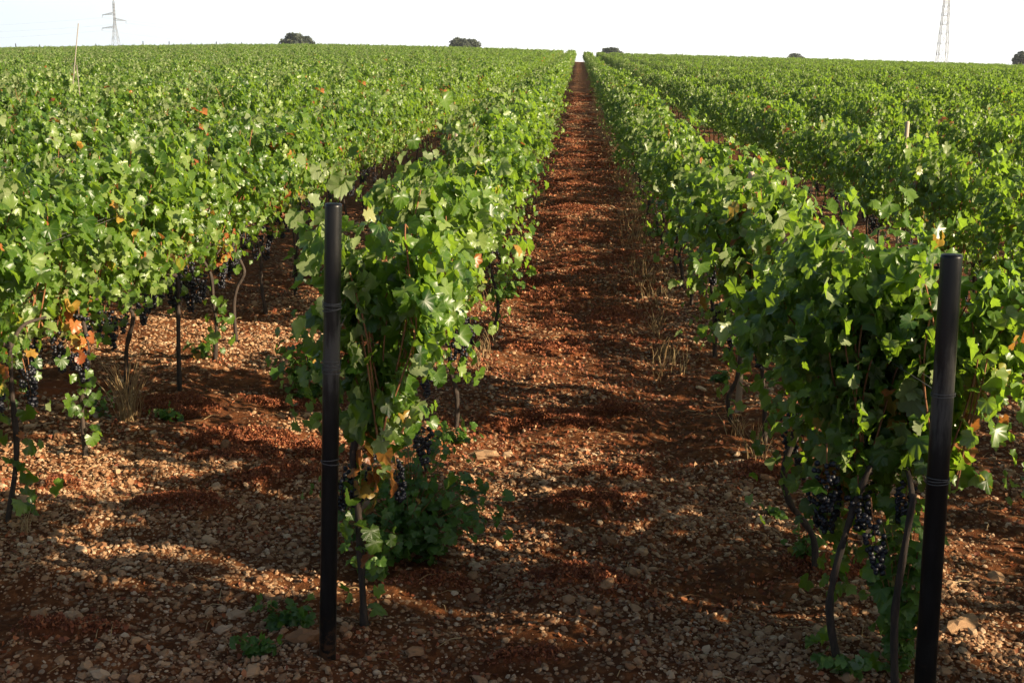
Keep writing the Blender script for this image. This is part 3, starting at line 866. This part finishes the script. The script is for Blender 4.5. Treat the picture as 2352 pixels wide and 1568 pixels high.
for (u, v), n, h, w, lab in [((296, 965), 80, .50, .12, 'tall dry straw tuft round the foot of a vine left of the end post'),
                             ((1738, 1075), 26, .30, .09, 'dry straw tuft at the right edge of the path beside the S-curved trunk'),
                             ((1690, 1000), 18, .22, .08, 'thin dry straw tuft just beyond the tuft by the S-curved trunk'),
                             ((1448, 440), 60, .42, .28, 'greyish dry weed clump on the right edge of the path in the middle distance'),
                             ((1475, 495), 50, .40, .25, 'greyish dry weed clump against the right row, nearer of two'),
                             ((1425, 372), 60, .45, .3, 'pale dry weed clump farther up the right edge of the path'),
                             ((985, 345), 60, .40, .35, 'dry straw clump between the first two left rows'),
                             ((1225, 395), 40, .4, .3, 'dry weed clump on the left edge of the path under leaning leaves'),
                             ((60, 1225), 14, .16, .08, 'short dry grass at the far left edge by a trunk')]:
    g = on_ground(u, v); mb = MB(); z = float(gz(np.array([g.x]), np.array([g.y]))[0])
    straws(mb, (0, 0, 0), n, h, w, rs)
    o = mb.build('dry_grass_tuft', M_STRAW, loc=(g.x, g.y, z)); tag(o, lab, 'dry grass', 'dry grass tufts')
# dry growth along the feet of the rows beside the path
dm = MB()
for _ in range(420):
    y = 9 + 60 * rs.random() ** 1.4; sgn = rs.choice((1, 1, -1)); x = (.78 if sgn > 0 else -.74) + rs.gauss(0, .10)
    straws(dm, (x, y, float(gz(np.array([x]), np.array([y]))[0])), 5, rs.uniform(.10, .3), .12, rs)
tag(dm.build('dry_undergrowth', M_STRAW), 'sparse dry stalks along the feet of the vine rows', 'dry undergrowth', kind='stuff')

# green weeds
def weed(u, v, size, n, leaf, lab, cat='weed', tall=.5, lean=(0, 0), name='weed'):
    g = on_ground(u, v); z = float(gz(np.array([g.x]), np.array([g.y]))[0])
    rng = random.Random(int(u * 7 + v))
    root = empty(name, (g.x, g.y, z)); tag(root, lab, cat)
    sb, fb = MB(), MB(); P, Nn, T, Sz, Sh, Au = [], [], [], [], [], []
    for k in range(max(4, n // 9)):
        a = rng.uniform(0, 6.283); r = size * math.sqrt(rng.random()); h = size * tall * rng.uniform(.6, 2.0) * (1.2 - .6 * r / size)
        e = np.array([r * math.cos(a) + lean[0], r * math.sin(a) * .7 + lean[1], h])
        C = spline([(0, 0, -.02), e * [.3, .3, .55], e], 5)
        sb.add(*tube(C, np.linspace(.0035, .0012, len(C)), 5, False))
        for j in range(9):
            f = .25 + .75 * j / 8; p = C[int(f * (len(C) - 1))] + np.array([rng.gauss(0, .03), rng.gauss(0, .03), rng.gauss(0, .015)]) * size / .2
            P.append(p); Nn.append(np.array([p[0] / size * .6, p[1] / size * .6 - .2, .8]) + [rng.gauss(0, .4) for _ in range(3)])
            T.append(np.array([p[0], p[1], -.1 * size]) + [rng.gauss(0, .1) for _ in range(3)])
            Sz.append(leaf * rng.uniform(.6, 1.15)); Sh.append(min(1, max(0, rng.gauss(.4, .22)))); Au.append(rng.uniform(.4, .9) if rng.random() < .02 else 0)
    put_leaves(fb, P, Nn, T, Sz, Sh, Au, LEAVES if leaf > .03 else SIMPLE)
    sb.build('stems', M_CANE, root); fb.build('leaves', M_WEED, root)
    return root
weed(940, 1285, .43, 820, .036, 'bushy dark green vine sucker growth at the foot of the left row','shrub', .72, (.0, 0), 'vine_shrub')
weed(865, 1330, .13, 90, .030, 'small leafy sucker close to the first trunk behind the left end post', 'weed', 1.0)
weed(655, 1430, .16, 70, .036, 'broad-leaved green weed in the gravel left of the end post')
weed(590, 1510, .10, 40, .030, 'small green weed below the broad-leaved weed left of the end post')
weed(235, 950, .10, 50, .020, 'pale green weed just left of the tall straw tuft', 'weed', 1.2)
weed(390, 960, .12, 50, .034, 'leafy weed at the foot of the straight dark trunk')
weed(465, 830, .14, 60, .036, 'leafy weed beside the thin trunk right of the straight dark one', 'weed', 1.1)
weed(708, 905, .27, 170, .052, 'large-leaved green growth leaning out left of the end post', 'shrub', 1.0, (-.05, 0), 'vine_shrub')
weed(1165, 690, .25, 110, .04, 'green sucker growth at the left edge of the path past the bushy shrub', 'weed', .8)
weed(1040, 1015, .16, 70, .036, 'low dark green weed beyond the bushy growth by a black trunk')
weed(1845, 1290, .14, 60, .032, 'green weed at the base of the S-curved trunk', 'weed', 1.0)
weed(1775, 1190, .08, 30, .026, 'tiny green weed on the path edge before the S-curved trunk')
weed(1935, 1560, .12, 50, .030, 'small weed at the foot of the leaning trunk at the bottom right')
weed(2058, 1560, .13, 150, .050, 'tall leafy sucker rising beside the right-hand end post', 'weed', 3.6)
weed(1500, 540, .22, 80, .034, 'small green weed under the right row in the middle distance')
weed(1660, 880, .12, 50, .034, 'green weed beside the path under the clear dark trunk')

# ------------------------------------------------------------------ wires, row posts, the tall pale pole
def wire(r, y0, y1, z, lab, x=None, xs0=None):
    mb = MB(); n = 60; xr = row_x[r] if x is None else x
    for dx in (-.012, .012):
        t = np.linspace(0, 1, n) ** 1.6; Y = y0 + (y1 - y0) * t
        X = xr + dx * 2 + ((xs0 - xr) * np.clip(1 - (Y - y0) / 1.5, 0, 1) if xs0 is not None else 0) + 0 * Y
        P = np.stack([X, Y, z + base_z(np.full(n, xr), Y) - .03 * np.abs(np.sin(t * 40))], 1)
        mb.add(*tube(P, .0016, 5))
    o = mb.build('trellis_wire', M_WIRE); tag(o, lab, 'wire', 'trellis wires')
wire(-1, pl_base.y + .03, 60, 1.32, 'pair of thin steel wires through the leaves of the first row left of the path', None, pl_base.x + pl_ax[0] * .75)
wire(1, pr_base.y + .03, 60, 1.22, 'pair of thin steel wires through the leaves of the first row right of the path', None, pr_base.x + pr_ax[0] * .72)
wire(-2, 4.0, 60, 1.36, 'pair of thin steel wires through the second row left of the path', row_x[-2] + .22)
wire(-3, 4.0, 60, 1.38, 'pair of thin steel wires through the third row left of the path', row_x[-3] + .25)
pst = MB(); pst.add(*tube([(0, 0, -.3), (0, 0, .9), (.005, 0, 1.66), (.005, 0, 1.67)], [.021, .021, .02, .014], 10)); pst_me = pst.mesh('row_post', M_STAKE)
for k, (r, y, h, lab) in enumerate([(1, 8.0, .95, 'pale wooden stake inside the first row right of the path, near the S-curved trunk'),
                    (2, 12.2, 1.02, 'pale stake seen in the gap between the first two rows on the right'),
                    (-1, 10.6, .98, 'grey stake under the leaves of the first left row, at the path edge')]):
    o = link_mesh('row_post', pst_me, None, (row_x[r] + RND.uniform(-.03, .03), y, base_z(row_x[r], y))); o.scale = (1, 1, h)
    tag(o, lab, 'post', 'stakes inside the rows')
tick = MB(); tick.add(*tube([(0, 0, -.3), (0, 0, 1.2), (0, .01, 2.35)], [.08, .08, .07], 8)); tick_me = tick.mesh('row_post', M_POST)
for k, u in enumerate([38, 92, 175, 222, 330, 388, 440, 497, 555]):
    y = FIELD_END - 6; p = at_y(u, 112, y)
    o = link_mesh('row_post', tick_me, None, (p.x, y, float(base_z(p.x, y)))); o.scale = (1, 1, RND.uniform(.92, 1.06)); o.rotation_euler = (0, RND.uniform(-.05, .05), 0)
    tag(o, 'tiny row post standing above the vines on the left skyline', 'post', 'row posts on the left skyline')
def pole(top, bot, y, r, lab, base_pull=1.0):
    t, b = at_y(*top, y), at_y(*bot, y); d = (b - t); f = t.z / -d.z * 1.02; g = t + d * f
    mb = MB(); C = [g + (t - g) * q for q in (0, .3, .62, 1)]
    C = np.array([list(c) for c in C]); C[1][0] += .012; C[2][0] -= .01
    mb.add(*tube(C - np.array(list(g)), [r, r * .97, r * .9, r * .75], 8)); o = mb.build('marker_pole', M_POLE, loc=g); tag(o, lab, 'pole')
pole((180, 54), (171, 165), 22.5, .012, 'tall thin pale pole leaning above the vines on the left')
pole((176, 150), (181, 192), 20.5, .009, 'short pale cane crossing the foot of the tall leaning pole')

# ------------------------------------------------------------------ distant trees, pylons, cables
def far_tree(u, top_v, width_px, y, lab, squash=.75, seed=0, kind='oak_tree'):
    t = at_y(u, top_v, y); oak(t.x, y, t.z - float(base_z(t.x, y)), width_px / FPX * y, lab, squash, seed, kind)
def oak(x, y, H, w, lab, squash=.75, seed=0, kind='oak_tree', leaves=150):
    t = Vector((x, y, 0)); gzv = float(base_z(x, y))
    rng = random.Random(seed); root = empty(kind, (t.x, y, gzv)); tag(root, lab, 'tree', 'trees beyond the vineyard')
    tb, cb = MB(), MB(); rc = w / 2; ch = min(H * .72, w * squash)
    tb.add(*tube(spline([(0, 0, -.3), (.15, 0, H * .25), (-.1, 0, H * .5), (0, 0, H * .75)], 4), np.linspace(w * .05, w * .02, 13), 9))
    P, Nn, T, Sz, Sh = [], [], [], [], []
    clumps = []
    for k in range(30):
        a = rng.uniform(0, 6.283); q = math.sqrt((k + .5) / 30) * .78
        cr = rng.uniform(.20, .40) * rc * (1.15 - .45 * q)
        dome = (1 - (q / .95) ** 2) ** .5
        cz = H - ch + (ch - cr * .72) * dome ** .7 * (1.0 if k % 3 else .55) * (1 if k < 8 else rng.uniform(.78, 1.0))
        clumps.append((q * rc * math.cos(a), q * rc * math.sin(a), cz, cr))
    for cx, cy, cz, cr in clumps:
        tb.add(*tube(spline([(0, 0, H * .4), (cx * .4, cy * .4, (H * .45 + cz) / 2), (cx, cy, cz)], 3), np.linspace(w * .018, w * .004, 7), 5))
        for _ in range(leaves):
            v = np.array([rng.gauss(0, 1) for _ in range(3)]); v /= np.linalg.norm(v); f = rng.random() ** .4 * rng.choice((1, 1, 1, 1.2))
            P.append(np.array([cx, cy, cz]) + v * f * cr * [1.0, 1.0, .75]); Nn.append(v + [rng.gauss(0, .4) for _ in range(3)]); T.append([rng.gauss(0, 1) for _ in range(3)])
            Sz.append(rng.uniform(.22, .40) * w / 10); Sh.append(min(1, max(0, rng.gauss(.4, .25))))
    put_leaves(cb, P, Nn, T, Sz, Sh, np.zeros(len(P)), SIMPLE)
    tb.build('trunk', M_TRUNK, root); cb.build('crown', M_TREE, root)
far_tree(676, 75, 70, 400, 'dark rounded tree on the skyline left of the path, higher of the two there', .8, 1)
far_tree(702, 82, 46, 402, 'low dark tree touching the right side of the higher skyline tree', .9, 2)
far_tree(1054, 86, 56, 405, 'dark broad tree on the skyline nearer the path on its left', .8, 3)
far_tree(1082, 89, 56, 408, 'dark lower tree merging into the broad skyline tree left of the path', .9, 4)
far_tree(1404, 108, 62, 420, 'low dark tree crown peeping over the rows just right of the path', .7, 5)
far_tree(1828, 122, 46, 430, 'small dark tree crown barely showing over the right-hand rows', .7, 6)
far_tree(2350, 117, 46, 380, 'bluish tree cut by the right edge of the picture', .9, 7)
far_tree(1281, 128, 26, 480, 'dim tree far off in the gap left of the first left row', .9, 8)
far_tree(1306, 136, 26, 500, 'dim tree at the far end of the path', .9, 9)
oak(10.2, -1.4, 7.2, 6.4, 'broad oak added out of view beside the row ends to shade the stony foreground', .8, 21, leaves=170)  # unseen oak, added right of the frame so its crown shades the foreground
def lattice(mb, zs, ws, r, diag=True):
    for i in range(len(zs)):
        z, w = zs[i], ws[i] / 2
        c = [np.array(p) for p in ((-w, -w, z), (w, -w, z), (w, w, z), (-w, w, z))]
        for k in range(4): mb.add(*tube([c[k], c[(k + 1) % 4]], r * .7, 4))
        if i:
            for k in range(4):
                mb.add(*tube([pc[k], c[k]], r, 4))
                if diag:
                    mb.add(*tube([pc[k], c[(k + 1) % 4]], r * .6, 4)); mb.add(*tube([pc[(k + 1) % 4], c[k]], r * .6, 4))
        pc = c
def pylon(u, v_top, y, H, wb, wt, arms, mat, r, lab, rot=0.0):
    t = at_y(u, v_top, y); t.x = at_y(u, 90, y).x; zb = t.z - H
    root = empty('power_pylon', (t.x, y, zb)); root.rotation_euler = (0, 0, rot); tag(root, lab, 'pylon', 'power pylons on the horizon')
    mb = MB(); zs = [0]; k = 0
    while zs[-1] < H * .93: zs.append(zs[-1] + max(.9, (wb + (wt - wb) * zs[-1] / H) * 1.05))
    zs = np.array(zs) * H * .93 / zs[-1]
    lattice(mb, zs, wb + (wt - wb) * np.minimum(zs / (H * .6), 1), r)
    w = wt / 2
    for sx in (-1, 1):
        for sy in (-1, 1): mb.add(*tube([(sx * w, sy * w, H * .93), (0, 0, H)], r, 4))
    mb.build('tower', mat, root); tips = []
    for z, l, rise in arms:
        ab = MB(); s = 1 if l > 0 else -1
        tip = np.array([l, 0, z + rise]); n = 5
        for sy in (-1, 1):
            lo = [np.array([s * w, sy * w, z]) * (1 - f) + tip * f for f in np.linspace(0, 1, n)]
            up = [np.array([s * w, sy * w, z + 1.0]) * (1 - f) + (tip + [0, 0, .1]) * f for f in np.linspace(0, 1, n)]
            ab.add(*tube(lo, r * .9, 4)); ab.add(*tube(up, r * .9, 4))
            for a, b, c in zip(lo[:-1], up[:-1], lo[1:]): ab.add(*tube([a, b], r * .6, 4)); ab.add(*tube([b, c], r * .6, 4))
        ab.build('cross_arm', mat, root)
        ib = MB(); ib.add(*tube([tip, tip - [0, 0, 1.1]], [.09, .09], 6))
        for q in range(5): ib.add(*tube([tip - [0, 0, .2 + q * .2], tip - [0, 0, .26 + q * .2]], [.16, .14], 8))
        ib.build('insulator', mat, root)
        M = Matrix.Rotation(rot, 3, 'Z'); tips.append(Vector((t.x, y, zb)) + M @ Vector(tip - [0, 0, 1.1]))
    return tips
m_px = 600 / FPX
tipsL = pylon(265.5, -2, 600, 27, 4.6, .75, [(20.0, -5.7, -.4), (17.3, 5.5, -.2), (13.8, -6.2, -.2)], M_STEEL, .085, 'grey lattice power pylon with three cross arms on the left skyline')
tipsR = pylon(2167, -190, 620, 72, 5.2, 1.6, [(55, -8, 0), (55, 8, 0), (62, -6, 0), (62, 6, 0)], M_PALESTEEL, .14, 'pale lattice tower on the right skyline, its top out of the picture')
def cable(a, b, sag, lab):
    n = 40; t = np.linspace(0, 1, n); a, b = np.array(list(a)), np.array(list(b))
    P = a + (b - a) * t[:, None]; P[:, 2] -= sag * 4 * t * (1 - t)
    mb = MB(); mb.add(*tube(P, .022, 5)); o = mb.build('power_cable', M_PALESTEEL); tag(o, lab, 'cable', 'power cables')
for k, (tp, nm) in enumerate(zip(tipsL, ('upper left', 'right', 'lower left'))):
    cable(tp, tp + Vector((330, 140, -4)), 9, f'faint power cable sagging away to the right from the {nm} arm of the pylon')
    cable(tp, tp + Vector((-300, 60, 6)), 8, f'faint power cable running off leftward from the {nm} arm of the pylon')

# ------------------------------------------------------------------ summer haze
hz = bpy.data.materials.new('summer haze'); hz.use_nodes = True
hn = hz.node_tree; hn.nodes.remove(hn.nodes['Principled BSDF'])
pv = hn.nodes.new('ShaderNodeVolumePrincipled')
pv.inputs['Density'].default_value = .00016; pv.inputs['Color'].default_value = (.80, .90, 1.0, 1); pv.inputs['Anisotropy'].default_value = .2
hn.links.new(pv.outputs[0], hn.nodes['Material Output'].inputs['Volume'])
hx, hy0, hy1, hb, ht = 2700.0, -60.0, 3600.0, -60.0, 90.0
HV = [(-hx, hy0, hb), (hx, hy0, hb), (hx, hy1, hb), (-hx, hy1, hb), (-hx, hy0, ht), (hx, hy0, ht), (hx, hy1, ht), (-hx, hy1, ht)]
HF = [(0, 3, 2), (0, 2, 1), (4, 5, 6), (4, 6, 7), (0, 1, 5), (0, 5, 4), (1, 2, 6), (1, 6, 5), (2, 3, 7), (2, 7, 6), (3, 0, 4), (3, 4, 7)]
tag(MB().add(HV, HF).build('haze', hz, smooth=False), 'thin pale summer haze lying over the whole vineyard', 'haze', kind='stuff')
